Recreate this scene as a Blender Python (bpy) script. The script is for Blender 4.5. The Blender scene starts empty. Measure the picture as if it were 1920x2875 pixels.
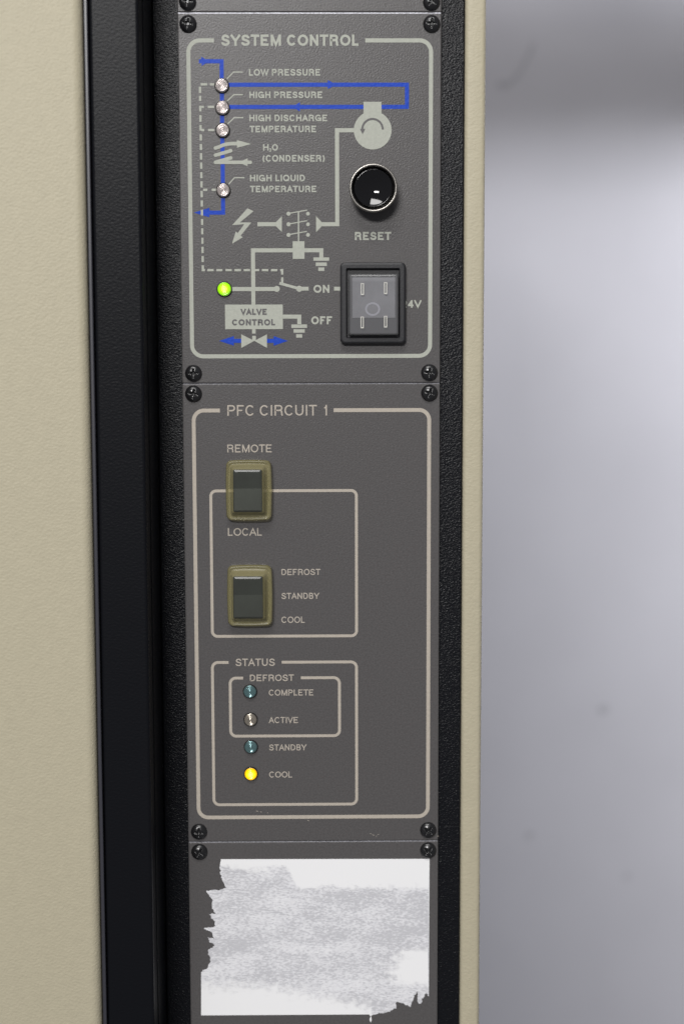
import bpy, bmesh, math, random
from mathutils import Vector, Matrix, noise
random.seed(7)
C = bpy.context.scene.collection
S = bpy.context.scene

# ------------------------------------------------------------------ camera
# measured from the photograph: 50 mm lens on a portrait 24 x 36 frame, 0.555 m from the panels
F_PX = 2875 / 36.0 * 50
CAM = Vector((0.00639406, -0.5549703, 0.0))
PITCH, ROLL, YAW = 0.0966141, -0.0025061, 0.00973735
fw = Vector((math.sin(YAW)*math.cos(PITCH), math.cos(YAW)*math.cos(PITCH), -math.sin(PITCH)))
r0 = Vector((math.cos(YAW), -math.sin(YAW), 0)); u0 = r0.cross(fw)
rt = r0*math.cos(ROLL) + u0*math.sin(ROLL); up = u0*math.cos(ROLL) - r0*math.sin(ROLL)
cd = bpy.data.cameras.new('camera'); cam = bpy.data.objects.new('camera', cd); C.objects.link(cam)
m = Matrix((rt, up, -fw)).transposed().to_4x4(); m.translation = CAM; cam.matrix_world = m
cd.sensor_fit = 'VERTICAL'; cd.sensor_height = 36; cd.lens = 50; cd.clip_start = 0.01; cd.clip_end = 50
cd.dof.use_dof = True; cd.dof.focus_distance = 0.552; cd.dof.aperture_fstop = 6.3
S.camera = cam

# ------------------------------------------------------------------ world, lamps, exposure
w = bpy.data.worlds.new('World'); S.world = w; w.use_nodes = True
w.node_tree.nodes['Background'].inputs[0].default_value = (0.93, 0.94, 1.0, 1)
w.node_tree.nodes['Background'].inputs[1].default_value = 0.16
S.view_settings.view_transform = 'Standard'; S.view_settings.look = 'None'
S.view_settings.gamma = 1; S.view_settings.exposure = 0

def area(name, loc, target, sx, sy, watts, col):
    ld = bpy.data.lights.new(name, 'AREA'); ld.shape = 'RECTANGLE'; ld.size = sx; ld.size_y = sy
    ld.energy = watts; ld.color = col
    o = bpy.data.objects.new(name, ld); C.objects.link(o); o.location = loc
    o.rotation_euler = (Vector(target) - Vector(loc)).to_track_quat('-Z', 'Y').to_euler()
    return o
# ceiling fluorescents: two rows in front of the cabinet, one small fitting by the wall behind it
area('ceiling_lamp', (-0.20, -1.45, 1.85), (0, 0, -.05), 1.2, 0.45, 22, (1.0, 0.985, 0.97))
area('ceiling_lamp', (-0.80, -3.80, 1.55), (0, 0, -.10), 1.2, 0.40, 104, (1.0, 0.985, 0.97))
lw = area('ceiling_lamp', (1.40, 0.30, 1.16), (1.0, 1.0, 0.2), 0.17, 0.15, 33, (0.96, 0.975, 1.0))
lw.data.spread = math.radians(90)                              # beam narrowed to keep its light off the cabinet's side edge

# ------------------------------------------------------------------ measuring: photograph point -> point on a plane y = depth
def U(px, py, y=0.0):
    D = fw*F_PX + rt*(px-960) + up*(1437.5-py)
    return CAM + D*((y-CAM.y)/D.y)
def X(px, py, y=0.0): return U(px, py, y).x
def Z(py, px=870, y=0.0): return U(px, py, y).z
K = X(1000, 1437) - X(999, 1437)                                # metres per photo pixel on the panels

# ------------------------------------------------------------------ materials
def mat(name, col, rough=0.5, metal=0.0, spec=0.5, bumps=(), emit=None, coat=0.0, mottle=0.0, mottle_scale=60, extra=None):
    mt = bpy.data.materials.new(name); mt.use_nodes = True
    nt = mt.node_tree; n = nt.nodes; l = nt.links; b = n['Principled BSDF']
    b.inputs['Base Color'].default_value = (*col, 1); b.inputs['Roughness'].default_value = rough
    b.inputs['Metallic'].default_value = metal; b.inputs['Specular IOR Level'].default_value = spec
    b.inputs['Coat Weight'].default_value = coat
    tc = n.new('ShaderNodeTexCoord')
    if mottle:
        nz = n.new('ShaderNodeTexNoise'); nz.inputs['Scale'].default_value = mottle_scale; nz.inputs['Detail'].default_value = 5
        mp = n.new('ShaderNodeMapRange'); mp.inputs[1].default_value = .3; mp.inputs[2].default_value = .7
        mp.inputs[3].default_value = 1-mottle; mp.inputs[4].default_value = 1+mottle
        vm = n.new('ShaderNodeVectorMath'); vm.operation = 'SCALE'; vm.inputs[0].default_value = col
        l.new(tc.outputs['Object'], nz.inputs['Vector']); l.new(nz.outputs[0], mp.inputs[0]); l.new(mp.outputs[0], vm.inputs['Scale'])
        l.new(vm.outputs[0], b.inputs['Base Color'])
    prev = None
    for (scale, detail, strength, dist, st) in bumps:
        nz = n.new('ShaderNodeTexNoise'); nz.inputs['Scale'].default_value = scale; nz.inputs['Detail'].default_value = detail
        mpg = n.new('ShaderNodeMapping'); mpg.inputs['Scale'].default_value = st; mpg.inputs['Rotation'].default_value = (0, -0.5, 0)
        l.new(tc.outputs['Object'], mpg.inputs['Vector']); l.new(mpg.outputs[0], nz.inputs['Vector'])
        bp = n.new('ShaderNodeBump'); bp.inputs['Strength'].default_value = strength; bp.inputs['Distance'].default_value = dist
        l.new(nz.outputs[0], bp.inputs['Height'])
        if prev: l.new(prev.outputs[0], bp.inputs['Normal'])
        prev = bp
    if prev: l.new(prev.outputs[0], b.inputs['Normal'])
    if emit:
        b.inputs['Emission Color'].default_value = (*emit[0], 1); b.inputs['Emission Strength'].default_value = emit[1]
    return mt
def clear(name, tint, gloss_rough=0.05, mix=0.06, body=None, body_amt=0.0):
    """thin clear plastic: tinted see-through, fresnel gloss, optionally some milky body"""
    mt = bpy.data.materials.new(name); mt.use_nodes = True; nt = mt.node_tree; n = nt.nodes; l = nt.links; n.clear()
    out = n.new('ShaderNodeOutputMaterial'); tr = n.new('ShaderNodeBsdfTransparent'); tr.inputs[0].default_value = (*tint, 1)
    gl = n.new('ShaderNodeBsdfGlossy'); gl.inputs['Roughness'].default_value = gloss_rough
    fr = n.new('ShaderNodeFresnel'); fr.inputs[0].default_value = 1.45
    src = tr
    if body:
        df = n.new('ShaderNodeBsdfDiffuse'); df.inputs[0].default_value = (*body, 1)
        mx = n.new('ShaderNodeMixShader'); mx.inputs[0].default_value = body_amt
        l.new(tr.outputs[0], mx.inputs[1]); l.new(df.outputs[0], mx.inputs[2]); src = mx
    m2 = n.new('ShaderNodeMixShader'); l.new(fr.outputs[0], m2.inputs[0]); l.new(src.outputs[0], m2.inputs[1]); l.new(gl.outputs[0], m2.inputs[2])
    l.new(m2.outputs[0], out.inputs[0]); return mt

I3 = (1, 1, 1)
M = {}
M['panel'] = mat('grey_powder_coat', (0.101, 0.096, 0.096), .33, spec=.33, bumps=[(1700, 2, .30, .0003, I3)], mottle=.13, mottle_scale=1300)
M['pale_edge'] = mat('pale_mottled_edge', (0.42, 0.42, 0.46), .45, metal=.3, mottle=.45, mottle_scale=1500)
M['rail'] = mat('black_textured_paint', (0.005, 0.0055, 0.0075), .30, spec=.27, bumps=[(1500, 2, .62, .0004, (.9, 1, 1.3))])
M['post'] = mat('black_leather_paint', (0.006, 0.0065, 0.0085), .36, spec=.13, bumps=[(1000, 2, .22, .0004, (.8, 1, 1.3))])
M['gasket'] = mat('charcoal_rubber', (0.035, 0.035, 0.045), .36, spec=.8)
M['beige'] = mat('beige_textured_paint', (0.51, 0.465, 0.34), .50, spec=.35, bumps=[(950, 3, .38, .0005, (.9, 1, 1.2))], mottle=.025, mottle_scale=300)
M['wall'] = mat('painted_wall', (0.298, 0.294, 0.320), .7, spec=.2, mottle=.035, mottle_scale=7)
M['scuff'] = mat('scuff', (0.235, 0.235, 0.255), .8)
M['ink_a'] = mat('grey_green_ink', (0.46, 0.475, 0.415), .55, spec=.28, mottle=.06, mottle_scale=900, bumps=[(1700, 2, .2, .0003, I3)])
M['ink_b'] = mat('warm_cream_ink', (0.50, 0.45, 0.385), .55, spec=.28, mottle=.06, mottle_scale=900, bumps=[(1700, 2, .2, .0003, I3)])
M['ink_blue'] = mat('blue_ink', (0.008, 0.060, 0.50), .45, spec=.22, mottle=.10, mottle_scale=900, bumps=[(1100, 3, .3, .0004, I3)])
M['ink_dark'] = mat('dark_knockout_ink', (0.115, 0.110, 0.112), .55)
M['screw'] = mat('black_oxide', (0.012, 0.012, 0.013), .26, metal=0, spec=.7, bumps=[(2500, 2, .15, .0002, I3)])
M['chrome'] = mat('nickel_ring', (0.42, 0.40, 0.37), .34, metal=1.0)
M['button'] = mat('gloss_black_plastic', (0.006, 0.006, 0.007), .05, spec=.55)
M['black_plastic'] = mat('black_moulded_plastic', (0.022, 0.022, 0.025), .42, spec=.45, bumps=[(1500, 2, .15, .0003, I3)])
M['smoke'] = mat('smoke_grey_plastic', (0.080, 0.080, 0.084), .35, spec=.5)
M['smoke_light'] = mat('pale_smoke_plastic', (0.40, 0.40, 0.415), .45, mottle=.12, mottle_scale=160)
M['smoke_pale'] = mat('pale_moulding', (0.74, 0.74, 0.80), .4)
M['white_mark'] = mat('white_mark_plastic', (0.74, 0.73, 0.66), .4)
M['cover'] = clear('clear_cover_plastic', (0.93, 0.93, 0.95), .22, body=(.30, .30, .31), body_amt=.30)
M['boot'] = clear('yellowed_silicone', (0.98, 0.95, 0.78), .30, body=(.78, .70, .34), body_amt=.22)
M['boot_cap'] = clear('yellowed_silicone_window', (0.80, 0.82, 0.76), .26, body=(.12, .125, .11), body_amt=.28)
M['boot_rocker'] = mat('rocker_dark_grey', (0.036, 0.043, 0.041), .35, mottle=.45, mottle_scale=120)
M['bezel'] = mat('dark_led_bezel', (0.015, 0.014, 0.013), .35)
M['lens_clear'] = mat('clear_ringed_lens', (0.60, 0.54, 0.52), .24, metal=.6, spec=.9)
M['lens_warm'] = mat('warm_ringed_lens', (0.50, 0.45, 0.38), .20, metal=.75, spec=.8)
M['lens_teal'] = mat('teal_ringed_lens', (0.17, 0.29, 0.30), .18, metal=.6, spec=.8)
def lit(name, hot, mid, edge, strength, radius):
    mt = mat(name, mid, .2, spec=.8); nt = mt.node_tree; n = nt.nodes; l = nt.links; b = n['Principled BSDF']
    tc = n.new('ShaderNodeTexCoord'); ln = n.new('ShaderNodeVectorMath'); ln.operation = 'LENGTH'
    fl = n.new('ShaderNodeVectorMath'); fl.operation = 'MULTIPLY'; fl.inputs[1].default_value = (1, 0, 1); l.new(tc.outputs['Object'], fl.inputs[0]); l.new(fl.outputs[0], ln.inputs[0])
    dv = n.new('ShaderNodeMath'); dv.operation = 'DIVIDE'; dv.inputs[1].default_value = radius; l.new(ln.outputs['Value'], dv.inputs[0])
    wv = n.new('ShaderNodeMath'); wv.operation = 'MULTIPLY'; wv.inputs[1].default_value = 30; l.new(dv.outputs[0], wv.inputs[0])
    sn = n.new('ShaderNodeMath'); sn.operation = 'SINE'; l.new(wv.outputs[0], sn.inputs[0])
    ad = n.new('ShaderNodeMath'); ad.operation = 'MULTIPLY_ADD'; ad.inputs[1].default_value = .13; l.new(sn.outputs[0], ad.inputs[0]); l.new(dv.outputs[0], ad.inputs[2])
    cr = n.new('ShaderNodeValToRGB'); e = cr.color_ramp.elements
    e[0].position = .12; e[0].color = (*hot, 1); e[1].position = .92; e[1].color = (*edge, 1)
    x = e.new(.50); x.color = (*mid, 1)
    l.new(ad.outputs[0], cr.inputs[0]); l.new(cr.outputs[0], b.inputs['Emission Color']); b.inputs['Emission Strength'].default_value = strength
    return mt
M['lit_green'] = lit('lit_green_lens', (1.0, 1.0, .30), (.36, .80, .0), (.03, .20, .0), 1.05, .0027)
M['lit_amber'] = lit('lit_amber_lens', (1.0, .92, .30), (1.0, .60, .0), (.25, .10, .0), 1.1, .0026)

# ------------------------------------------------------------------ helpers
def obj(name, bm, material, parent=None, smooth=False, loc=None):
    me = bpy.data.meshes.new(name); bm.to_mesh(me); bm.free(); me.materials.append(material)
    if smooth:
        for p in me.polygons: p.use_smooth = True
    o = bpy.data.objects.new(name, me); C.objects.link(o)
    if parent: o.parent = parent
    if loc: o.location = loc
    return o
def thing(name, label, cat, loc=(0, 0, 0), group=None):
    o = bpy.data.objects.new(name, None); C.objects.link(o); o.location = loc; o.empty_display_size = .02
    o['label'] = label; o['category'] = cat
    if group: o['group'] = group
    return o
def box(x0, x1, y0, y1, z0, z1, bev=0.0, seg=2, bm=None):
    own = bmesh.new()
    bmesh.ops.create_cube(own, size=1)
    bmesh.ops.scale(own, vec=(x1-x0, y1-y0, z1-z0), verts=own.verts)
    bmesh.ops.translate(own, vec=((x0+x1)/2, (y0+y1)/2, (z0+z1)/2), verts=own.verts)
    if bev: bmesh.ops.bevel(own, geom=own.edges[:], offset=bev, segments=seg, profile=.5, affect='EDGES')
    if bm is None: return own
    me = bpy.data.meshes.new('tmp'); own.to_mesh(me); own.free(); bm.from_mesh(me); bpy.data.meshes.remove(me); return bm
def lathe(profile, seg=48):
    """profile: (radius, height towards the viewer) pairs; turned about the -y axis"""
    bm = bmesh.new(); rings = []
    for r, h in profile:
        if r < 1e-7: rings.append([bm.verts.new((0, -h, 0))])
        else: rings.append([bm.verts.new((r*math.cos(2*math.pi*i/seg), -h, r*math.sin(2*math.pi*i/seg))) for i in range(seg)])
    for a, b in zip(rings, rings[1:]):
        for i in range(seg):
            j = (i+1) % seg
            if len(a) == 1: bm.faces.new((a[0], b[i], b[j]))
            elif len(b) == 1: bm.faces.new((a[i], b[0], a[j]))
            else: bm.faces.new((a[i], b[i], b[j], a[j]))
    bmesh.ops.recalc_face_normals(bm, faces=bm.faces); return bm
def rrect(hw, hh, r, n=6, bow=0.0):
    pts = []
    for cx, cz, a in ((hw-r, hh-r, 0), (-hw+r, hh-r, 90), (-hw+r, -hh+r, 180), (hw-r, -hh+r, 270)):
        for i in range(n+1):
            t = math.radians(a + 90*i/n); pts.append((cx + r*math.cos(t), cz + r*math.sin(t)))
    out = []
    k = len(pts)
    for i in range(k):                                          # side runs get extra points so they can bow outwards
        a = pts[i]; b = pts[(i+1) % k]; out.append(a)
        if i % (n+1) == n:
            for s in range(1, 8): out.append((a[0] + (b[0]-a[0])*s/8, a[1] + (b[1]-a[1])*s/8))
    if bow: out = [(x + (bow*(1-(z/hh)**2) if x > 0 else -bow*(1-(z/hh)**2))*min(1, abs(x)/hw),
                    z + (bow if z > 0 else -bow)*(1-(x/hw)**2)*min(1, abs(z)/hh)) for x, z in out]
    return out
def loft(sections, cap=True, capstart=False):
    """sections: (outline pts, height) with equal point counts"""
    bm = bmesh.new(); rings = [[bm.verts.new((x, -h, z)) for x, z in pts] for pts, h in sections]
    k = len(rings[0])
    for a, b in zip(rings, rings[1:]):
        for i in range(k): bm.faces.new((a[i], b[i], b[(i+1) % k], a[(i+1) % k]))
    if cap: bm.faces.new(rings[-1])
    if capstart: bm.faces.new(list(reversed(rings[0])))
    bmesh.ops.recalc_face_normals(bm, faces=bm.faces); return bm

# flat print -------------------------------------------------------
INK = 0.00004                                                   # ink stands this far proud of the plate
class Print:
    def __init__(self): self.bm = bmesh.new(); self.k = 0
    def y(self, layer): self.k += 1; return -(INK*(1+layer) + 0.000003*(self.k % 12))
    def poly(self, pts, layer=0):
        y = self.y(layer); vs = [self.bm.verts.new((x, y, z)) for x, z in pts]
        f = self.bm.faces.new(vs)
        if f.calc_area() > 0:
            f.normal_update()
            if f.normal.y > 0: f.normal_flip()
    def stroke(self, pts, w, layer=0, closed=False, cap=0.0):
        p = [Vector(a) for a in pts]; q = [p[0]]
        for a in p[1:]:
            if (a-q[-1]).length > 1e-7: q.append(a)
        p = q; n = len(p)
        if closed and (p[0]-p[-1]).length < 1e-7: p = p[:-1]; n -= 1
        if not closed and cap:
            p[0] = p[0] - (p[1]-p[0]).normalized()*cap; p[-1] = p[-1] + (p[-1]-p[-2]).normalized()*cap
        y = self.y(layer); vs = []
        for i in range(n):
            a = p[i-1] if (i > 0 or closed) else None; b = p[(i+1) % n] if (i < n-1 or closed) else None
            d0 = (p[i]-a).normalized() if a is not None else None; d1 = (b-p[i]).normalized() if b is not None else None
            if d0 is None: d0 = d1
            if d1 is None: d1 = d0
            t = (d0+d1); t = t.normalized() if t.length > 1e-3 else d0
            nrm = Vector((-t.y, t.x)); c = max(.45, nrm.dot(Vector((-d0.y, d0.x))))
            o = nrm*(w/2/c)
            vs.append((self.bm.verts.new((p[i].x+o.x, y, p[i].y+o.y)), self.bm.verts.new((p[i].x-o.x, y, p[i].y-o.y))))
        for i in range(n if closed else n-1):
            a, b = vs[i], vs[(i+1) % n]
            f = self.bm.faces.new((a[0], b[0], b[1], a[1])); f.normal_update()
            if f.normal.y > 0: f.normal_flip()
    def disc(self, c, r, layer=0, n=40, r2=None):
        self.poly([(c[0]+r*math.cos(2*math.pi*i/n), c[1]+(r2 or r)*math.sin(2*math.pi*i/n)) for i in range(n)], layer)
    def build(self, name, m_, parent, label=None):
        o = obj(name, self.bm, m_, parent)
        if label: o['label'] = label
        return o
def P2(px, py): u = U(px, py); return (u.x, u.z)

def arc(cx, cy, rx, ry, a0, a1, n=10):
    return [(cx+rx*math.cos(math.radians(a0+(a1-a0)*i/n)), cy+ry*math.sin(math.radians(a0+(a1-a0)*i/n))) for i in range(n+1)]
# stroke letters: (ink width in cap heights, [(points, capped?)]), skeleton in a unit box
G = {
 'A': (.86, [([(0,0),(.5,1),(1,0)],1), ([(.19,.33),(.81,.33)],0)]),
 'B': (.66, [([(0,0),(0,1),(.55,1)]+arc(.55,.76,.38,.24,90,-90)+[(0,.52)],0), ([(0,.52),(.6,.52)]+arc(.6,.26,.40,.26,90,-90)+[(0,0)],0)]),
 'C': (.79, [(arc(.5,.5,.5,.5,38,322,26),0)]),
 'D': (.72, [([(0,0),(0,1),(.45,1)]+arc(.45,.5,.55,.5,90,-90,16)+[(0,0)],0)]),
 'E': (.62, [([(1,1),(0,1),(0,0),(1,0)],1), ([(0,.52),(.92,.52)],0)]),
 'F': (.58, [([(1,1),(0,1),(0,0)],1), ([(0,.5),(.85,.5)],0)]),
 'G': (.82, [(arc(.5,.5,.5,.5,40,335,26)+[(1,.40)],0), ([(.55,.45),(1,.45),(1,0)],1)]),
 'H': (.70, [([(0,0),(0,1)],1), ([(1,0),(1,1)],1), ([(0,.52),(1,.52)],0)]),
 'I': (.0, [([(.5,0),(.5,1)],1)]),
 'L': (.56, [([(0,1),(0,0),(1,0)],1)]),
 'M': (.84, [([(0,0),(0,1)],1), ([(1,0),(1,1)],1), ([(0.02,1),(.5,0),(.98,1)],0)]),
 'N': (.71, [([(0,0),(0,1)],1), ([(1,0),(1,1)],1), ([(0,1),(1,0)],0)]),
 'O': (.84, [(arc(.5,.5,.5,.5,0,360,32),2)]),
 'P': (.64, [([(0,0),(0,1),(.6,1)]+arc(.6,.74,.40,.26,90,-90)+[(0,.48)],0), ([(0,0),(0,.2)],1)]),
 'Q': (.84, [(arc(.5,.5,.5,.5,0,360,32),2), ([(.58,.22),(1,-.04)],0)]),
 'R': (.69, [([(0,0),(0,1),(.6,1)]+arc(.6,.75,.36,.25,90,-90)+[(0,.5)],0), ([(0,0),(0,.2)],1), ([(.6,.5)]+arc(.68,.30,.26,.2,80,0,6)+[(.96,.05),(1,0)],1)]),
 'S': (.68, [([(.93,.72)]+arc(.5,.75,.43,.25,10,180,12)+[(.12,.62),(.3,.55),(.7,.46),(.92,.38)]+arc(.5,.25,.5,.25,20,-170,14)+[(0,.27)],0)]),
 'T': (.67, [([(0,1),(1,1)],1), ([(.5,1),(.5,0)],1)]),
 'U': (.70, [([(0,1),(0,.36)]+arc(.5,.36,.5,.36,180,360,14)+[(1,.36),(1,1)],1)]),
 'V': (.84, [([(0,1),(.5,0),(1,1)],1)]),
 'W': (1.12, [([(0,1),(.26,0),(.5,1),(.74,0),(1,1)],1)]),
 'Y': (.82, [([(0,1),(.5,.42),(1,1)],1), ([(.5,.42),(.5,0)],1)]),
 '1': (.30, [([(1,0),(1,1)],1), ([(1,.98),(.7,.80),(0,.74)],0)]),
 '2': (.62, [([(.02,.68)]+arc(.5,.72,.46,.28,170,-30,14)+[(.6,.34),(.12,.16),(0,0),(1,0)],0)]),
 '4': (.64, [([(.74,0),(.74,1)],1), ([(.70,1),(0,.30)],0), ([(0,.26),(1,.26)],1)]),
 '(': (.36, [(arc(1.3,.42,1.3,.62,112,248,12),0)]),
 ')': (.36, [(arc(-.3,.42,1.3,.62,68,-68,12),0)]),
}
ADV = dict(zip('ABCDEFGHILMNOPQRSTUVWY124()', (667, 667, 722, 722, 667, 611, 778, 722, 278, 556, 833, 722, 778, 667, 778, 722, 667, 611, 722, 667, 944, 667, 556, 556, 556, 333, 333)))
SB = {'A': .015, 'V': .015, 'T': .03, 'Y': .01, 'W': .015, 'O': .055, 'C': .06, 'G': .06, 'Q': .055, 'S': .065, 'E': .095, 'F': .09, 'L': .085, 'P': .085, '1': .22, '2': .05, '4': .05, '(': .02, ')': .02}
def text(pr, s, xl, xr, ytop, ybase, wpx, layer=0, slant=0.0):
    """a line of capitals between two photo columns, cap top and baseline in photo rows, stroke width in photo pixels"""
    wpx *= 1.13; zb = Z(ybase, (xl+xr)/2); cap = Z(ytop, (xl+xr)/2) - zb; w = wpx*K; wr = w/cap
    xa, xb = X(xl, ybase), X(xr, ybase)
    pos = 0; lay = []
    for i, ch in enumerate(s):
        if ch == ' ': pos += .386; continue
        sb = SB.get(ch, .105); W = ADV[ch]/720 - 2*sb
        if ch == 'I': sb, W = (W + 2*sb - wr)/2, wr
        if lay: pos += sb
        lay.append((ch, pos, W)); pos += W + sb
    total = lay[-1][1] + lay[-1][2]
    sx = (xb-xa)/(total*cap)
    for ch, p0, W in lay:
        Wm = W*cap*sx; x0 = xa + p0*cap*sx
        for pts, capd in G[ch][1]:
            q = []
            for u, v in pts:
                x = x0 + w/2 + u*(Wm-w) if ch != 'I' else x0 + Wm/2
                z = zb + w/2 + v*(cap-w); q.append((x + slant*(z-zb), z))
            pr.stroke(q, w, layer, closed=(capd == 2), cap=(w/2 if capd == 1 else 0))
def word(parent, s, xl, xr, ytop, ybase, wpx, material='ink_a', layer=0, slant=0.0, label=None):
    pr = Print(); text(pr, s, xl, xr, ytop, ybase, wpx, layer, slant)
    return pr.build('printed_lettering', M[material], parent, label or 'lettering reading ' + s)
def hv(pts):
    """photo points of an axis-parallel printed line -> plane points with the runs squared up"""
    q = [list(P2(*p)) for p in pts]
    for a, b, pa, pb in zip(q, q[1:], pts, pts[1:]):
        if abs(pa[0]-pb[0]) < abs(pa[1]-pb[1]): b[0] = a[0] if abs(pa[0]-pb[0]) < 14 else b[0]
        else: b[1] = a[1] if abs(pa[1]-pb[1]) < 14 else b[1]
    return [tuple(a) for a in q]
def frame(parent, xl, xr, yt, yb, w, r, gap=None, material='ink_a', layer=0):
    """rounded outline; xl/xr as (px at top, px at bottom) averaged; optional gap in the top edge"""
    x0 = (X(xl[0], yt+60) + X(xl[1], yb-60))/2; x1 = (X(xr[0], yt+60) + X(xr[1], yb-60))/2
    z1, z0 = Z(yt), Z(yb); R = r*K; pr = Print()
    c = []
    for cx, cz, a in ((x1-R, z1-R, 90), (x1-R, z0+R, 0), (x0+R, z0+R, -90), (x0+R, z1-R, -180)):
        c += [(cx+R*math.cos(math.radians(a-90*i/10)), cz+R*math.sin(math.radians(a-90*i/10))) for i in range(11)]
    if gap:
        c = [(X(gap[1], yt), z1)] + c + [(X(gap[0], yt), z1)]; pr.stroke(c, w*K, layer)
    else: pr.stroke(c, w*K, layer, closed=True)
    return pr.build('printed_outline', M[material], parent)

# ------------------------------------------------------------------ the wall behind
WY = 1.0
wall = obj('wall', box(-1.6, 2.2, WY, WY+.1, -1.9, 1.6), M['wall']); wall['kind'] = 'structure'
def smudge(pts, w):
    pr = Print(); q = [(X(a, b, WY), U(a, b, WY).z) for a, b in pts]
    for (a, b), (c, d), wa in zip(q, q[1:], w):
        pr.disc(((a+c)/2, (b+d)/2), wa*.5, 0, 14, wa*.4)
    o = pr.build('scuff_mark', M['scuff'], wall); o.location = (0, WY-.0005, 0); return o
hook = [(1394, 233), (1412, 240), (1430, 234), (1446, 218), (1460, 200), (1470, 180), (1478, 165), (1486, 150), (1496, 120)]
q = [(X(a, b, WY), U(a, b, WY).z) for a, b in hook]
pr = Print(); pr.stroke(q, .0035)
hk = pr.build('scuff_mark', M['scuff'], wall, 'faint grey hook shaped scuff'); hk.location = (0, WY-.0006, 0)
smudge([(1402, 238), (1422, 240)], [.010]); smudge([(1688, 1985), (1702, 1992)], [.011]); smudge([(1480, 2335), (1494, 2350)], [.007])
smudge([(1755, 2455), (1765, 2460)], [.006])

# unseen wedge added above the frame only to cast the wall's shadow band
blk = thing('shadow_blocker', 'unseen grey wedge added above the view to shade the wall', 'light blocker')
bm = box(-.45, .25, -.03, .03, -.075, .075)
for v in bm.verts:
    if v.co.z > 0: v.co.z = .115 - .36*v.co.x
bmesh.ops.bevel(bm, geom=bm.edges[:], offset=.004, segments=2, profile=.5, affect='EDGES')
a = obj('blocker_body', bm, M['wall'], blk)
for k in range(3): obj('blocker_clip', box(-.30+k*.3, -.28+k*.3, -.033, .033, -.077, -.060, .002), M['wall'], blk)
blk.location = (0.67, .755, .610); blk.rotation_euler = (math.radians(35), math.radians(-3), 0)

# ------------------------------------------------------------------ the cabinet
HZ = 0.36
cab = thing('equipment_cabinet', 'beige and black rack cabinet carrying the grey control panels', 'cabinet')
lrail = obj('rack_rail', box(-.0598, -.0430, .0024, .030, -HZ-.02, HZ-.1, .0005), M['rail'], cab)
rrail = obj('rack_rail', box(.0430, .0590, .0024, .030, -HZ-.02, HZ-.1, .0005), M['rail'], cab)
side = obj('side_panel', box(.0592, .0672, .0016, .55, -HZ-.02, HZ-.1, .0018, 5), M['beige'], cab)
for p in side.data.polygons: p.use_smooth = True
gx = X(256, 1437, -.036)
post = bmesh.new()
box(gx+.0022, -.0604, -.033, .030, -HZ-.02, HZ-.1, .0012, 3, post)
box(-.0607, -.0600, -.0225, .028, -HZ-.02, HZ-.1, .0002, 2, post)
post = obj('corner_post', post, M['post'], cab)
back = obj('back_plate', box(-.0430, .0430, .026, .029, -HZ-.02, HZ-.1), M['rail'], cab)

door = thing('cabinet_door', 'textured beige door at the left of the black corner post', 'door')
dr = obj('door_skin', box(-.42, X(256, 1437, -.036), -.036, .0, -HZ-.02, HZ-.1, .0035, 6), M['beige'], door, smooth=True)
obj('edge_strip', box(gx+.0004, gx+.0018, -.0335, -.010, -HZ-.02, HZ-.1, .0004, 3), M['gasket'], door)

# ------------------------------------------------------------------ grey panels
def panel(label, ztop, zbot, e=.00016, dy=.00030):
    t = thing('control_panel', label, 'panel', group='grey rack panels stacked in the cabinet')
    fp = obj('faceplate', box(-.0500, .0500, 0, .0022, zbot+.00010, ztop-.00010, .00045, 3), M['panel'], t)
    pr = bmesh.new()
    vs = [pr.verts.new(c) for c in ((-.0497, -.00006, ztop-.00010-e), (.0497, -.00006, ztop-.00010-e), (.0497, dy, ztop-.00004), (-.0497, dy, ztop-.00004))]
    pr.faces.new(vs); vb = [pr.verts.new((v.co.x, v.co.y+.0002, v.co.z-.0001)) for v in vs]; pr.faces.new(list(reversed(vb)))
    for i in range(4): pr.faces.new((vs[i], vb[i], vb[(i+1) % 4], vs[(i+1) % 4]))
    bmesh.ops.recalc_face_normals(pr, faces=pr.faces)
    obj('top_edge_strip', pr, M['pale_edge'], t)  # pale mottled strip along the plate's top edge
    return t
Z1, Z2, Z3 = Z(34.5), Z(1076), Z(2362)
p_top = panel('bottom edge of a grey blank panel above SYSTEM CONTROL, at the very top', .255, Z1)
p_sys = panel('grey SYSTEM CONTROL panel with blue flow diagram, reset button and rocker switch', Z1, Z2, .00045, .00012)
p_pfc = panel('grey PFC CIRCUIT 1 panel with two rubber booted switches and status lights', Z2, Z3)
p_low = panel('plain grey panel at the bottom behind the torn white sticker', Z3, -HZ, .00014)

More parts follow.
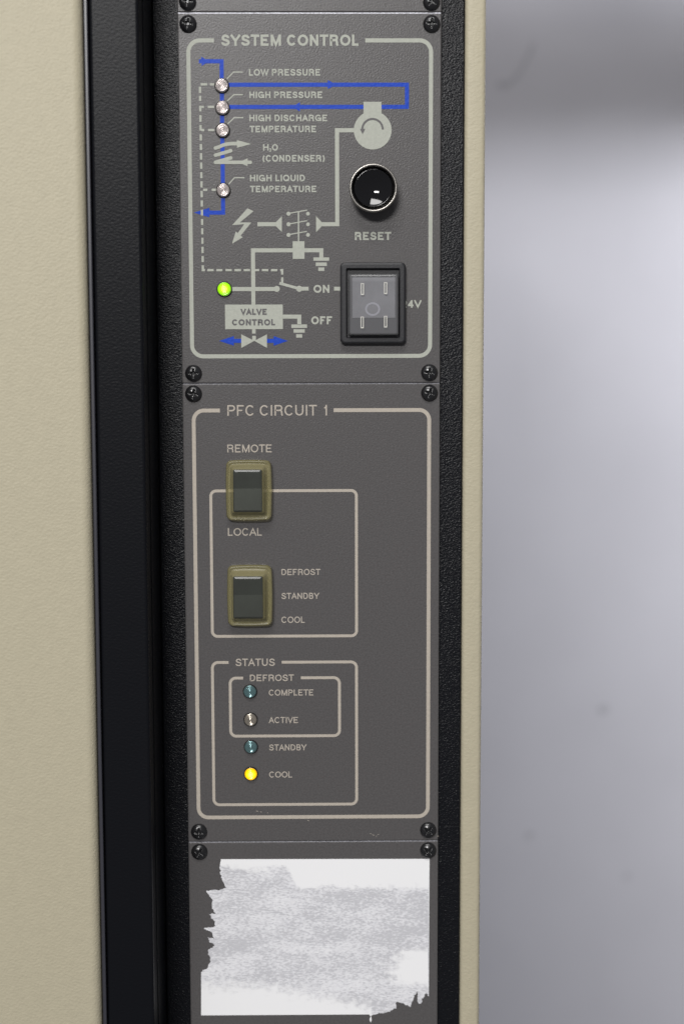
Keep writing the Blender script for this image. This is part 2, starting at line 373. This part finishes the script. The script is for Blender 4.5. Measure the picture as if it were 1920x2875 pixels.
# screws: dome head with a phillips recess
def screw_mesh():
    R, H = .00325, .0020; n, rings = 48, 22; bm = bmesh.new()
    def h(x, z):
        r = math.hypot(x, z)/R
        y = H*math.sqrt(max(0, 1-(r**2)*.93))
        arm = min(abs(x), abs(z)); lng = max(abs(x), abs(z))
        wd = .00034*(1 - .3*lng/(.6*R))
        if lng < .60*R and arm < wd*1.5:
            k = 1 if arm < wd else 1-(arm-wd)/(wd*.5)
            k *= min(1, (.60*R-lng)/(.10*R))
            y -= k*(.0011*(1-.55*lng/(.6*R)))
        if math.hypot(x, z) < .00062: y = min(y, H-.0013)
        return y
    c = bm.verts.new((0, -h(0, 0), 0)); prev = None
    for k in range(1, rings+1):
        r = R*k/rings
        ring = [bm.verts.new((r*math.cos(2*math.pi*i/n), -h(r*math.cos(2*math.pi*i/n), r*math.sin(2*math.pi*i/n)), r*math.sin(2*math.pi*i/n))) for i in range(n)]
        for i in range(n):
            j = (i+1) % n
            if prev is None: bm.faces.new((c, ring[i], ring[j]))
            else: bm.faces.new((prev[i], ring[i], ring[j], prev[j]))
        prev = ring
    base = [bm.verts.new((v.co.x, 0, v.co.z)) for v in prev]
    for i in range(n): bm.faces.new((prev[i], base[i], base[(i+1) % n], prev[(i+1) % n]))
    bmesh.ops.recalc_face_normals(bm, faces=bm.faces); return bm
proto = None
for par, px, py, rot in ((p_top, 526.4, 3, 10), (p_top, 1211, 3, 40), (p_sys, 527.7, 65.5, 12), (p_sys, 1211.6, 65.4, 8), (p_sys, 543, 1048, 0), (p_sys, 1205.2, 1046, 12),
                         (p_pfc, 543, 1105.6, 14), (p_pfc, 1205.5, 1103.4, 22), (p_pfc, 558.5, 2337.3, 3), (p_pfc, 1202, 2332.6, 38),
                         (p_low, 559.6, 2394, 30), (p_low, 1202, 2389.6, 42)):
    if proto is None: proto = o = obj('screw', screw_mesh(), M['screw'], par, smooth=True)
    else: o = proto.copy(); C.objects.link(o); o.parent = par
    u = U(px, py, -.0012); o.location = (u.x, 0, u.z); o.rotation_euler = (0, math.radians(rot), 0)

# indicator lights: dark bezel with a ringed lens
def indicator(par, px, py, kind, label, r=.00250):
    u = U(px, py, -.0010); em = None
    b = obj('indicator_light', lathe([(r*1.13, 0), (r*1.13, .0005), (r*1.05, .0009), (r*.98, .0009), (r*.96, .0003)], 40), M['bezel'], par, smooth=True, loc=(u.x, 0, u.z))
    b['label'] = label
    prof = [(r*.985, .0002), (r*.975, .0010)]; rings = 5
    for k in range(rings*4, -1, -1):
        t = k/(rings*4); rr = r*.95*t
        prof.append((rr, .0010 + .0008*math.sqrt(max(0, 1-t*t)) + (.00018 if k % 4 in (1, 2) else -.00004)))
    o = obj('lens', lathe(prof, 40), M[kind], b, smooth=True)
    return b
indicator(p_sys, 622.9, 239.8, 'lens_clear', 'unlit clear ringed lamp at LOW PRESSURE')
indicator(p_sys, 624.6, 302.3, 'lens_clear', 'unlit clear ringed lamp at HIGH PRESSURE')
indicator(p_sys, 625.4, 365.3, 'lens_clear', 'unlit clear ringed lamp at HIGH DISCHARGE TEMPERATURE')
indicator(p_sys, 627, 534, 'lens_clear', 'unlit clear ringed lamp at HIGH LIQUID TEMPERATURE')
indicator(p_sys, 629.9, 811.6, 'lit_green', 'lit yellow green lamp left of the ON switch line', .00265)
indicator(p_pfc, 701.9, 1942.3, 'lens_teal', 'unlit teal lamp at DEFROST COMPLETE')
indicator(p_pfc, 703.5, 2021.4, 'lens_warm', 'unlit clear brownish lamp at DEFROST ACTIVE')
indicator(p_pfc, 704.5, 2098, 'lens_teal', 'unlit teal lamp at STANDBY')
indicator(p_pfc, 704.5, 2173.5, 'lit_amber', 'lit amber lamp at COOL')

# ------------------------------------------------------------------ print on the SYSTEM CONTROL panel
frame(p_sys, (528.5, 540.6), (1209.9, 1206.5), 113.5, 999.8, 11, 31, gap=(601, 1025))
word(p_sys, 'SYSTEM CONTROL', 621.6, 1006.3, 97, 128.7, 5.6)
for s, a, b, t, y in (('LOW PRESSURE', 699.4, 899, 193.6, 212.5), ('HIGH PRESSURE', 700.6, 904.8, 257, 275.5), ('HIGH DISCHARGE', 700.6, 918.5, 322, 340.5),
                      ('TEMPERATURE', 701.4, 887.5, 353, 371.5), ('(CONDENSER)', 737.5, 911.5, 435, 454), ('HIGH LIQUID', 702.3, 856.3, 490.6, 509), ('TEMPERATURE', 702.3, 888, 521.5, 539.6)):
    word(p_sys, s, a, b, t, y, 3.2)
pr = Print(); text(pr, 'H', 739, 754.5, 404.5, 423, 3.2); text(pr, '2', 756.5, 762.5, 416.5, 426, 1.8); text(pr, 'O', 764, 780.7, 404.5, 423, 3.2)
pr.build('printed_lettering', M['ink_a'], p_sys, 'lettering reading H2O')
word(p_sys, 'RESET', 996.3, 1097.7, 651, 674, 4.4)
word(p_sys, 'ON', 880.2, 924.8, 799.8, 822, 4.4); word(p_sys, 'OFF', 873.8, 932.2, 888, 910.5, 4.4)
word(p_sys, '24V', 1127, 1183, 842.5, 864, 3.9)

LW = 11*K
def line(pr, pts, w=LW, layer=0, square=True): pr.stroke(hv(pts) if square else [P2(*p) for p in pts], w, layer)
# blue refrigerant line
bl = Print()
line(bl, [(559, 172), (622.5, 172), (624.5, 380), (627.3, 597), (585, 597)])
line(bl, [(640, 238), (1142, 238), (1142, 300), (641, 300)])
bl.poly([P2(565, 159), P2(583, 170), P2(583, 175), P2(567, 185)], 1)
bl.poly([P2(920, 225), P2(945, 237.5), P2(920, 250)], 1)
bl.poly([P2(842, 287.5), P2(842, 312.5), P2(820, 300)], 1)
bl.poly([P2(588.5, 583.5), P2(588.5, 610), P2(544.7, 597)], 1)
bl.build('flow_line', M['ink_blue'], p_sys, 'blue printed refrigerant line with arrows')
for s, tip, bs, end in (('left', 615.5, 657, 680), ('right', 808.4, 768.6, 747)):
    a = Print(); line(a, [(end, 957), (bs, 957)]); a.poly([P2(bs, 943.7), P2(bs, 970.5), P2(tip, 957)], 1)
    a.build('flow_arrow', M['ink_blue'], p_sys)
# condenser coil
cl = Print(); w9 = 9.4*K
cp = lambda a, b: (480+a/3.136, 380+b/3.136)
for pts in ([(393, 112), (420, 104), (460, 86), (500, 76), (545, 73), (585, 73)], [(393, 175), (528, 136)], [(393, 238), (528, 199)], [(393, 238), (700, 238)]):
    q = [P2(*cp(*p)) for p in pts]; cl.stroke(q, w9, 2)
    cl.disc(q[0], w9/2, 2, 16)
    if len(pts) == 2: cl.disc(q[-1], w9/2, 2, 16)
cl.poly([P2(*cp(582, 42)), P2(*cp(582, 110)), P2(*cp(708, 76))], 2)
cl.poly([P2(*cp(676, 203)), P2(*cp(676, 273)), P2(*cp(596, 238))], 2)
cl.build('coil_symbol', M['ink_a'], p_sys)
# leader lines
for pts in (((637.4, 221.4), (656, 202.3), (681.5, 202.3)), ((638.5, 283.5), (657, 265.8), (682, 265.8)), ((639.6, 347.7), (658, 330.4), (683.4, 330.4)), ((642.6, 517), (658.6, 499), (686.6, 499))):
    a = Print(); line(a, pts, 3*K, 0, False); a.build('leader_line', M['ink_a'], p_sys)
# dashed safety chain
ds = Print(); dw = 6.2*K
def vx(py): return 562 + (py-240)*.0158
for a, b in ((243.6, 261.5), (269, 284), (297, 313), (323.5, 342), (351, 367), (377.5, 395), (404, 421.5), (430, 448.6), (456.5, 474), (483.6, 500.5), (509, 526.7), (536, 554), (562.7, 580),
             (589, 605.4), (615, 632), (641, 658), (667.6, 684.5), (693, 710.7), (719, 736), (745, 761.6)):
    line(ds, [(vx(a), a), (vx(b), b)], dw, 2)
for a, b, y in ((564, 582.5, 237), (590, 602, 237), (565.5, 573, 300.3), (584, 602, 300.3), (566.5, 574, 365.3), (585, 602, 365.3), (571, 582.7, 533), (595, 607.5, 533),
                (573, 576, 758.5), (582.7, 600.5, 758.5), (608, 625, 758.5), (633.7, 651, 758.5), (658.6, 677, 758.5), (684.7, 702.3, 758.5), (716, 728, 758.5), (735.7, 753.6, 758.5), (761, 778.8, 758.5), (786.8, 795.7, 758.5)):
    line(ds, [(a, y), (b, y)], dw, 2)
line(ds, [(792.5, 761.5), (792.5, 771)], dw, 2); line(ds, [(792.5, 778.8), (792.5, 796)], dw, 2)
ds.build('dashed_line', M['ink_a'], p_sys)
# motor symbol and its line
mo = Print()
a, b = P2(1020.3, 286), P2(1070.7, 330); mo.poly([(a[0], a[1]), (b[0], a[1]), (b[0], b[1]), (a[0], b[1])], 2)
mo.disc(P2(1046, 366), 51.5*K, 2, 56)
mo.build('motor_symbol', M['ink_a'], p_sys)
a = Print(); c = P2(1045.5, 363.5); R = 28*K
a.stroke([(c[0]+R*math.cos(math.radians(t)), c[1]+R*math.sin(math.radians(t))) for t in range(0, 181, 9)], 5.4*K, 4)
a.poly([P2(1010.5, 362), P2(1025, 362), P2(1017.5, 377)], 4); a.build('rotation_arrow', M['ink_dark'], p_sys)
a = Print(); line(a, [(996, 365.7), (946, 365.7), (947, 629.5), (900, 629.5)], LW, 1)
a.poly([P2(887.5, 607), P2(904, 624.5), P2(904, 634.5), P2(887.5, 652)], 2); a.build('motor_line', M['ink_a'], p_sys)
a = Print(); line(a, [(723, 629.6), (778, 629.6)], LW, 1)
a.poly([P2(791.5, 607), P2(791.5, 651.5), P2(774, 634.5), P2(774, 624.5)], 2); a.build('supply_line', M['ink_a'], p_sys)
# lightning arrow (built of convex pieces)
a = Print()
for tri in (((675, 643), (728, 668), (606, 768), (540, 790)), ((540, 790), (606, 767), (708, 767), (700, 779)), ((644, 786), (640, 779), (708, 767), (612, 886), (588, 862)), ((572, 847), (633, 898), (538, 954))):
    a.poly([P2(*cp(*t)) for t in tri], 0)
a.build('lightning_symbol', M['ink_a'], p_sys)
# contactor
a = Print()
for y in (600, 629.7, 659.5):
    a.disc(P2(810.2, y), 5.6*K, 0, 20); a.disc(P2(864.7, y), 5.2*K, 0, 20)
    line(a, [(812, y-1), (862, y-10)], 2.8*K, 0, False)
line(a, [(838, 594), (838.5, 680)], 3.8*K, 1)
q0, q1 = P2(821.8, 677.5), P2(855, 727); a.poly([(q0[0], q0[1]), (q1[0], q0[1]), (q1[0], q1[1]), (q0[0], q1[1])], 2)
a.build('contactor_symbol', M['ink_a'], p_sys)
def ground(cx, rows):
    g = Print()
    for hw, y0, y1 in rows:
        q0, q1 = P2(cx-hw, y0), P2(cx+hw, y1); g.poly([(q0[0], q0[1]), (q1[0], q0[1]), (q1[0], q1[1]), (q0[0], q1[1])])
    g.build('ground_symbol', M['ink_a'], p_sys)
a = Print(); line(a, [(826, 702.7), (710.5, 702.7), (712.5, 858)], LW, 0); line(a, [(850, 702.7), (902, 702.7), (902, 723.5)], LW, 0)
a.build('control_line', M['ink_a'], p_sys)
ground(902, ((22, 722.8, 732), (15.5, 737, 746.7), (8.5, 751, 760.4)))
# valve control box
a = Print(); q0, q1 = P2(632, 855.3), P2(794.5, 924); a.poly([(q0[0], q0[1]), (q1[0], q0[1]), (q1[0], q1[1]), (q0[0], q1[1])], 2)
a.build('valve_control_box', M['ink_a'], p_sys)
word(p_sys, 'VALVE', 676, 749.5, 866.8, 884, 3.7, 'ink_dark', 4); word(p_sys, 'CONTROL', 652, 772.7, 896.2, 913.6, 3.7, 'ink_dark', 4)
a = Print(); line(a, [(793, 889), (840.3, 889), (840.3, 912)], LW, 0); a.build('control_line', M['ink_a'], p_sys)
ground(840, ((22, 911, 920.7), (15.6, 924.5, 934), (8.4, 938.5, 948)))
a = Print(); line(a, [(713, 924), (713, 936.5)], 10*K, 1); line(a, [(713.5, 943), (713.5, 957)], 10*K, 1)
a.poly([P2(677.7, 938.5), P2(714.5, 957), P2(677.7, 976.8)], 2); a.poly([P2(749.7, 938.5), P2(714.5, 957), P2(749.7, 976.8)], 2)
a.build('valve_symbol', M['ink_a'], p_sys)
# run line with the open contact
a = Print(); line(a, [(650, 811.6), (777, 811.6)], LW, 1); a.disc(P2(777.2, 811.2), 8.3*K, 1, 24); a.disc(P2(840.3, 810.8), 8.3*K, 1, 24)
line(a, [(784.5, 795), (840.3, 810.6)], 7.6*K, 1, False); line(a, [(840.3, 810.6), (866.5, 810.6)], 10.5*K, 1); line(a, [(937.6, 810.6), (958, 810.6)], 10.5*K, 1)
a.build('run_line', M['ink_a'], p_sys)

# ------------------------------------------------------------------ print on the PFC panel
frame(p_pfc, (545.8, 556.5), (1204.4, 1200.6), 1151.8, 2293.5, 10.6, 28, gap=(617.8, 936.5), material='ink_b')
word(p_pfc, 'PFC CIRCUIT 1', 638.8, 918, 1137, 1167, 3.5, 'ink_b')
frame(p_pfc, (592.9, 596), (1000.2, 1000.9), 1377.4, 1785.5, 8, 15, material='ink_b')
frame(p_pfc, (597.6, 600.2), (1000.9, 1000.9), 1858.8, 2258, 8, 16, gap=(642, 791), material='ink_b')
frame(p_pfc, (646.7, 648), (953.2, 952.6), 1902.8, 2065.7, 8, 16, gap=(682.8, 844.8), material='ink_b')
for s, a, b, t, y, wd in (('REMOTE', 638.8, 763, 1248, 1270, 2.7), ('LOCAL', 640.4, 735.4, 1482.5, 1504, 2.7), ('DEFROST', 790.5, 899.6, 1597.3, 1614.5, 2.3), ('STANDBY', 790.5, 896.4, 1664.4, 1681.5, 2.3),
                          ('COOL', 790.5, 855.6, 1731, 1748.8, 2.3), ('STATUS', 662, 772, 1849, 1869.8, 2.8), ('DEFROST', 702, 825.3, 1893.8, 1912.2, 2.6), ('COMPLETE', 755, 879.8, 1935.8, 1952.7, 2.3),
                          ('ACTIVE', 755, 836.8, 2013, 2030, 2.3), ('STANDBY', 756, 860.7, 2089.8, 2106.8, 2.3), ('COOL', 756, 820, 2166, 2183, 2.3)):
    word(p_pfc, s, a, b, t, y, wd, 'ink_b')
# paint chips near the lower edge
for px, py, l in ((722, 2277, 7), (733, 2279, 4), (752, 2282, 3), (866, 2303.5, 5), (1040, 2340, 4), (1048, 2344, 6), (1056, 2347, 3), (1062, 2342, 4), (1229, 2347, 4)):
    ch = Print(); q = P2(px, py); ch.poly([(q[0]-l*K*.6, q[1]+.6*K), (q[0]+l*K*.5, q[1]-.2*K), (q[0]+l*K*.4, q[1]-1.4*K), (q[0]-l*K*.4, q[1]-.8*K)])
    ch.build('paint_chip', M['ink_b'], p_pfc)

# ------------------------------------------------------------------ reset button
u = U(1047.5, 529, -.006)
rb = obj('reset_button', lathe([(.0078, 0), (.0078, .0004), (.0083, .0012), (.0086, .0052), (.00900, .0062), (.00915, .0072), (.00900, .0080), (.00865, .0083), (.00825, .0081), (.00800, .0075), (.0079, .0030)], 72), M['chrome'], p_sys, smooth=True, loc=(u.x, 0, u.z))
rb['label'] = 'round reset button with a nickel ring'
cap = [(.0079, .0030), (.0078, .0042), (.00755, .0048), (.0074, .0046), (.0073, .0046), (.0073, .0066), (.00715, .0072), (.0069, .0074), (.0066, .0073)]
for k in range(20, -1, -1):
    t = k/20; cap.append((.0064*t, .0071 - .0017*math.cos(t*math.pi/2)))
obj('button_cap', lathe(cap, 72), M['button'], rb, smooth=True)

# ------------------------------------------------------------------ illuminated rocker switch
ux = (X(955, 850, -.003)+X(1139, 850, -.003))/2; uz = (Z(736.5, 1047, -.003)+Z(965, 1047, -.003))/2
hw = (X(1139, 850, -.003)-X(955, 850, -.003))/2; hh = (Z(736.5, 1047, -.003)-Z(965, 1047, -.003))/2
rs = obj('rocker_switch', loft([(rrect(hw-.0002, hh-.0002, .0018), 0), (rrect(hw, hh, .0018), .0004), (rrect(hw, hh, .0018), .0022), (rrect(hw-.0003, hh-.0003, .0016), .0028), (rrect(hw-.0008, hh-.0008, .0012), .0030),
                               (rrect(.0104, .0134, .0006), .0030), (rrect(.0101, .0131, .0005), .0026), (rrect(.0100, .0130, .0005), .0012)], cap=True), M['black_plastic'], p_sys, loc=(ux, 0, uz))
rs['label'] = 'black rectangular rocker switch with smoky clear cover'
def zz(py): return Z(py, 1047, -.0055) - uz
def xx(px): return X(px, 850, -.0055) - ux
rw0, rw1, rz1, rz0 = xx(978.5), xx(1118.5), zz(769.5), zz(941)
rcx, rcz, rhw, rhh = (rw0+rw1)/2, (rz0+rz1)/2, (rw1-rw0)/2, (rz1-rz0)/2
def off(pts, dx, dz): return [(a+dx, b+dz) for a, b in pts]
body = loft([(off(rrect(rhw-.0006, rhh-.0006, .0006), rcx, rcz), .0013), (off(rrect(rhw-.0006, rhh-.0006, .0006), rcx, rcz), .0041)])
obj('rocker', body, M['smoke'], rs)
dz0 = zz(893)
refl = box(rcx-rhw+.0014, rcx+rhw-.0012, -.0046, -.0041, dz0, rz1-.0012, .0002, 1)
obj('reflection_plate', refl, M['smoke_light'], rs)  # paler plate stands in for the reflection on the upper rocker
# the clear cover: a hollow shell, open at the back, dished towards its middle
cvs = [(off(rrect(rhw, rhh, .0008), rcx, rcz), .0013), (off(rrect(rhw, rhh, .0008), rcx, rcz), .0052), (off(rrect(rhw-.0003, rhh-.0003, .0008), rcx, rcz), .0058), (off(rrect(rhw-.0008, rhh-.0008, .0006), rcx, rcz), .0060)]
obj('clear_cover', loft(cvs), M['cover'], rs)
mk = Print()
for mx, ty, by in ((1016.8, 796, 828), (1081.7, 793.5, 825.5), (1016.2, 890, 921.5), (1081.7, 888, 919.5)):
    for d in (-3.2, 3.2):
        mk.stroke([(xx(mx+d+.3), zz(by)), (xx(mx+d+.3), zz(ty))], 2.0*K)
    mk.stroke([(xx(mx), zz(by)), (xx(mx), zz(by-2.5))], 7*K, 0); mk.stroke([(xx(mx-4), zz(ty)), (xx(mx+4.4), zz(ty))], 1.4*K, 0)
o = mk.build('cover_mark', M['white_mark'], rs, 'four pairs of thin white upright marks'); o.location = (0, -.00605, 0)
mk = Print(); cc = (xx(1046), zz(867.5))
mk.stroke([(cc[0]+18*K*math.cos(t*math.pi/20), cc[1]+16*K*math.sin(t*math.pi/20)) for t in range(40)], 5.2*K, closed=True)
o = mk.build('off_symbol', M['smoke_pale'], rs); o.location = (0, -.0047, 0)
mk = Print(); mk.stroke([(xx(1045.5), zz(825)), (xx(1045.5), zz(795))], 3*K); o = mk.build('on_symbol', M['smoke_light'], rs); o.location = (0, -.0047, 0)

# ------------------------------------------------------------------ silicone booted rockers
def boot(x0, x1, y0, y1, ix0, ix1, iy0, iy1, label):
    d = -.004
    cx, cz = (X(x0, y0, d)+X(x1, y0, d))/2, (Z(y0, 700, d)+Z(y1, 700, d))/2
    hw, hh = (X(x1, y0, d)-X(x0, y0, d))/2, (Z(y0, 700, d)-Z(y1, 700, d))/2
    e = -.0062
    ax, az = (X(ix0, y0, e)+X(ix1, y0, e))/2-cx, (Z(iy0, 700, e)+Z(iy1, 700, e))/2-cz
    aw, ah = (X(ix1, y0, e)-X(ix0, y0, e))/2, (Z(iy0, 700, e)-Z(iy1, 700, e))/2
    bw = .00035
    skirt = loft([(rrect(hw-.0002, hh-.0002, .0018, bow=bw), 0), (rrect(hw, hh, .0018, bow=bw), .0010), (rrect(hw, hh, .0018, bow=bw), .0026), (rrect(hw-.0003, hh-.0003, .0017, bow=bw), .0034),
                  (rrect(hw-.0009, hh-.0009, .0014, bow=bw), .0037), (rrect(hw-.0012, hh-.0012, .0012, bow=bw), .0031), (rrect(hw-.0015, hh-.0015, .0012, bow=bw), .0031), (off(rrect(aw+.0009, ah+.0009, .0009, bow=.0001), ax*.8, az*.8), .0049),
                  (off(rrect(aw+.0004, ah+.0004, .0007), ax, az), .0061), (off(rrect(aw, ah, .0006), ax, az), .0064)], cap=False)
    t = obj('booted_rocker_switch', skirt, M['boot'], p_pfc, smooth=True, loc=(cx, 0, cz)); t['label'] = label
    # window over the rocker, slightly dished
    cap_ = loft([(off(rrect(aw, ah, .0006), ax, az), .0064), (off(rrect(aw-.0002, ah-.0002, .0005), ax, az), .0066), (off(rrect(aw-.0009, ah-.0009, .0002), ax, az), .00678)])
    obj('boot_window', cap_, M['boot_cap'], t)
    rk = bmesh.new()
    bw_, bh = aw-.0002, ah-.0006
    vs = [[rk.verts.new((sx*bw_+ax, -(.0056 if k != 1 else .0046), az + (bh, .1*bh, -bh)[k])) for sx in (-1, 1)] for k in range(3)]
    bs = [[rk.verts.new((sx*bw_+ax, 0, az + (bh, .1*bh, -bh)[k])) for sx in (-1, 1)] for k in range(3)]
    for k in range(2):
        rk.faces.new((vs[k][0], vs[k][1], vs[k+1][1], vs[k+1][0]))
        for s in (0, 1): rk.faces.new((vs[k][s], vs[k+1][s], bs[k+1][s], bs[k][s]))
    rk.faces.new((vs[0][0], vs[0][1], bs[0][1], bs[0][0])); rk.faces.new((vs[2][0], vs[2][1], bs[2][1], bs[2][0]))
    bmesh.ops.recalc_face_normals(rk, faces=rk.faces)
    obj('rocker', rk, M['boot_rocker'], t)
boot(635, 760, 1294, 1461, 654, 735.6, 1318, 1438, 'REMOTE and LOCAL rocker under a yellowed clear boot')
boot(639, 762, 1590, 1758, 654, 738, 1618, 1737, 'DEFROST, STANDBY and COOL rocker under a yellowed clear boot')

# ------------------------------------------------------------------ torn sticker on the bottom panel
sp = lambda a, b: P2(480+a*.523, 2250+b*.523)
outl = [(268, 310), (1387, 308), (1383, 1045), (1370, 1030), (1355, 1055), (1340, 1085), (1325, 1078), (1319, 1018), (1300, 1060), (1285, 1105), (1250, 1085), (1212, 1075), (1208, 1112), (1160, 1130),
        (1085, 1143), (1076, 1148), (1072, 1186), (1066, 1148), (1060, 1143), (163, 1148), (163, 915), (195, 895), (215, 860), (200, 800), (235, 775), (212, 758), (198, 730), (232, 738), (215, 700),
        (178, 680), (242, 672), (232, 640), (205, 605), (242, 600), (220, 575), (225, 530), (205, 500), (190, 480), (240, 474), (300, 466), (275, 420), (262, 350)]
straight = {(0, 1), (1, 2), (18, 19), (19, 20)}
poly = []
for i, a in enumerate(outl):
    j = (i+1) % len(outl); b = outl[j]; poly.append(Vector(sp(*a)))
    if (i, j) in straight: continue
    A, B = Vector(sp(*a)), Vector(sp(*b)); n = max(2, int((B-A).length/.00045)); nr = Vector((-(B-A).y, (B-A).x)).normalized()
    for k in range(1, n):
        p = A.lerp(B, k/n); s = noise.noise(Vector((p.x*1600, p.y*1600, 3)))*.00055 + noise.noise(Vector((p.x*600, p.y*600, 9)))*.0005
        poly.append(p + nr*s*min(1, 4*min(k/n, 1-k/n)+.3))
bm = bmesh.new()
from mathutils.geometry import delaunay_2d_cdt
# interior points carry the torn-fibre mask
x0, x1 = min(p.x for p in poly), max(p.x for p in poly); z0, z1 = min(p.y for p in poly), max(p.y for p in poly)
def inside(x, z):
    c = False; n = len(poly); j = n-1
    for i in range(n):
        a, b = poly[i], poly[j]
        if (a.y > z) != (b.y > z) and x < (b.x-a.x)*(z-a.y)/(b.y-a.y)+a.x: c = not c
        j = i
    return c
ST = .0005; pts = list(poly); nx, nz = int((x1-x0)/ST), int((z1-z0)/ST)
for i in range(nx):
    for j in range(nz):
        x, z = x0+(i+.5)*ST, z0+(j+.5)*ST
        if inside(x, z): pts.append(Vector((x, z)))
edges = [(i, (i+1) % len(poly)) for i in range(len(poly))]
vo, eo, fo, *_ = delaunay_2d_cdt(pts, edges, [], 1, 1e-7)
sx0, sz0 = sp(0, 0); kx = (sp(1000, 600)[0]-sp(0, 600)[0])/1000; kz = (sp(700, 0)[1]-sp(700, 1000)[1])/1000
def sm(e0, e1, v): t = max(0, min(1, (v-e0)/(e1-e0))); return t*t*(3-2*t)
def fuzz(x, z):
    a = (x-sx0)/kx; b = (sz0-z)/kz
    n = noise.noise(Vector((x*350, z*500, 1)))*26 + noise.noise(Vector((x*1100, z*1500, 5)))*14
    a2, b2 = a+n, b+n*.7
    B = [(200, 342), (300, 345), (480, 380), (540, 348), (610, 350), (670, 462), (1500, 470)]
    lim = next(y0 + (y1-y0)*max(0, min(1, (a2-x0)/(x1-x0))) for (x0, y0), (x1, y1) in zip(B, B[1:]) if a2 < x1)
    top_ = 1-sm(-16, 16, b2+n*.4 - lim); wedge = 0
    right = sm(1120, 1230, a2+n*2-max(0, 880-b)*.9)*sm(780, 822, b2)*(1-sm(970, 1015, b2))
    low = sm(-40, 45, b2+n - (985 if a < 480 else 985 + (a-480)*.20))*(1 if a < 1070 else 0)
    return 1-min(1, max(top_, wedge, right, low))
me = bpy.data.meshes.new('torn_sticker')
me.from_pydata([(v.x, -.00013 - (.00005 if False else 0), v.y) for v in vo], [], [tuple(f) for f in fo])
at = me.attributes.new('fuzz', 'FLOAT', 'POINT')
for i, v in enumerate(vo): at.data[i].value = fuzz(v.x, v.y)
st = bpy.data.objects.new('torn_sticker', me); C.objects.link(st)
st['label'] = 'torn white paper sticker with scraped grey fibres stuck on the bottom panel'; st['category'] = 'sticker'
sol = st.modifiers.new('thickness', 'SOLIDIFY'); sol.thickness = .0001; sol.offset = -1
mt = bpy.data.materials.new('torn_paper'); mt.use_nodes = True; nt = mt.node_tree; n = nt.nodes; l = nt.links; b = n['Principled BSDF']
b.inputs['Roughness'].default_value = .6
tc = n.new('ShaderNodeTexCoord'); mp = n.new('ShaderNodeMapping'); mp.inputs['Rotation'].default_value = (0, -.25, 0); mp.inputs['Scale'].default_value = (.5, 1, 1.3)
l.new(tc.outputs['Object'], mp.inputs['Vector'])
def nz(scale, det, dist=0.0):
    q = n.new('ShaderNodeTexNoise'); q.inputs['Scale'].default_value = scale; q.inputs['Detail'].default_value = det; q.inputs['Distortion'].default_value = dist
    q.inputs['Roughness'].default_value = .62
    l.new(mp.outputs[0], q.inputs['Vector']); return q
a1 = nz(70, 4); a2 = nz(1300, 5, .2)
mul = n.new('ShaderNodeMath'); mul.operation = 'MULTIPLY_ADD'; mul.inputs[1].default_value = .85; l.new(a1.outputs[0], mul.inputs[0]); l.new(a2.outputs[0], mul.inputs[2])
cr = n.new('ShaderNodeValToRGB'); e = cr.color_ramp.elements; e[0].position = .67; e[0].color = (.93, .93, .95, 1); e[1].position = 1.0; e[1].color = (.62, .62, .65, 1)
x = e.new(.86); x.color = (.83, .83, .86, 1)
l.new(mul.outputs[0], cr.inputs[0])
atn = n.new('ShaderNodeAttribute'); atn.attribute_name = 'fuzz'
mx = n.new('ShaderNodeMix'); mx.data_type = 'RGBA'; mx.inputs[6].default_value = (.97, .97, .98, 1)
l.new(atn.outputs['Fac'], mx.inputs[0]); l.new(cr.outputs[0], mx.inputs[7]); l.new(mx.outputs[2], b.inputs['Base Color'])
bp = n.new('ShaderNodeBump'); bp.inputs['Distance'].default_value = .0003; ms = n.new('ShaderNodeMath'); ms.operation = 'MULTIPLY'; ms.inputs[1].default_value = .5
l.new(atn.outputs['Fac'], ms.inputs[0]); l.new(ms.outputs[0], bp.inputs['Strength']); l.new(a2.outputs[0], bp.inputs['Height']); l.new(bp.outputs[0], b.inputs['Normal'])
me.materials.append(mt)
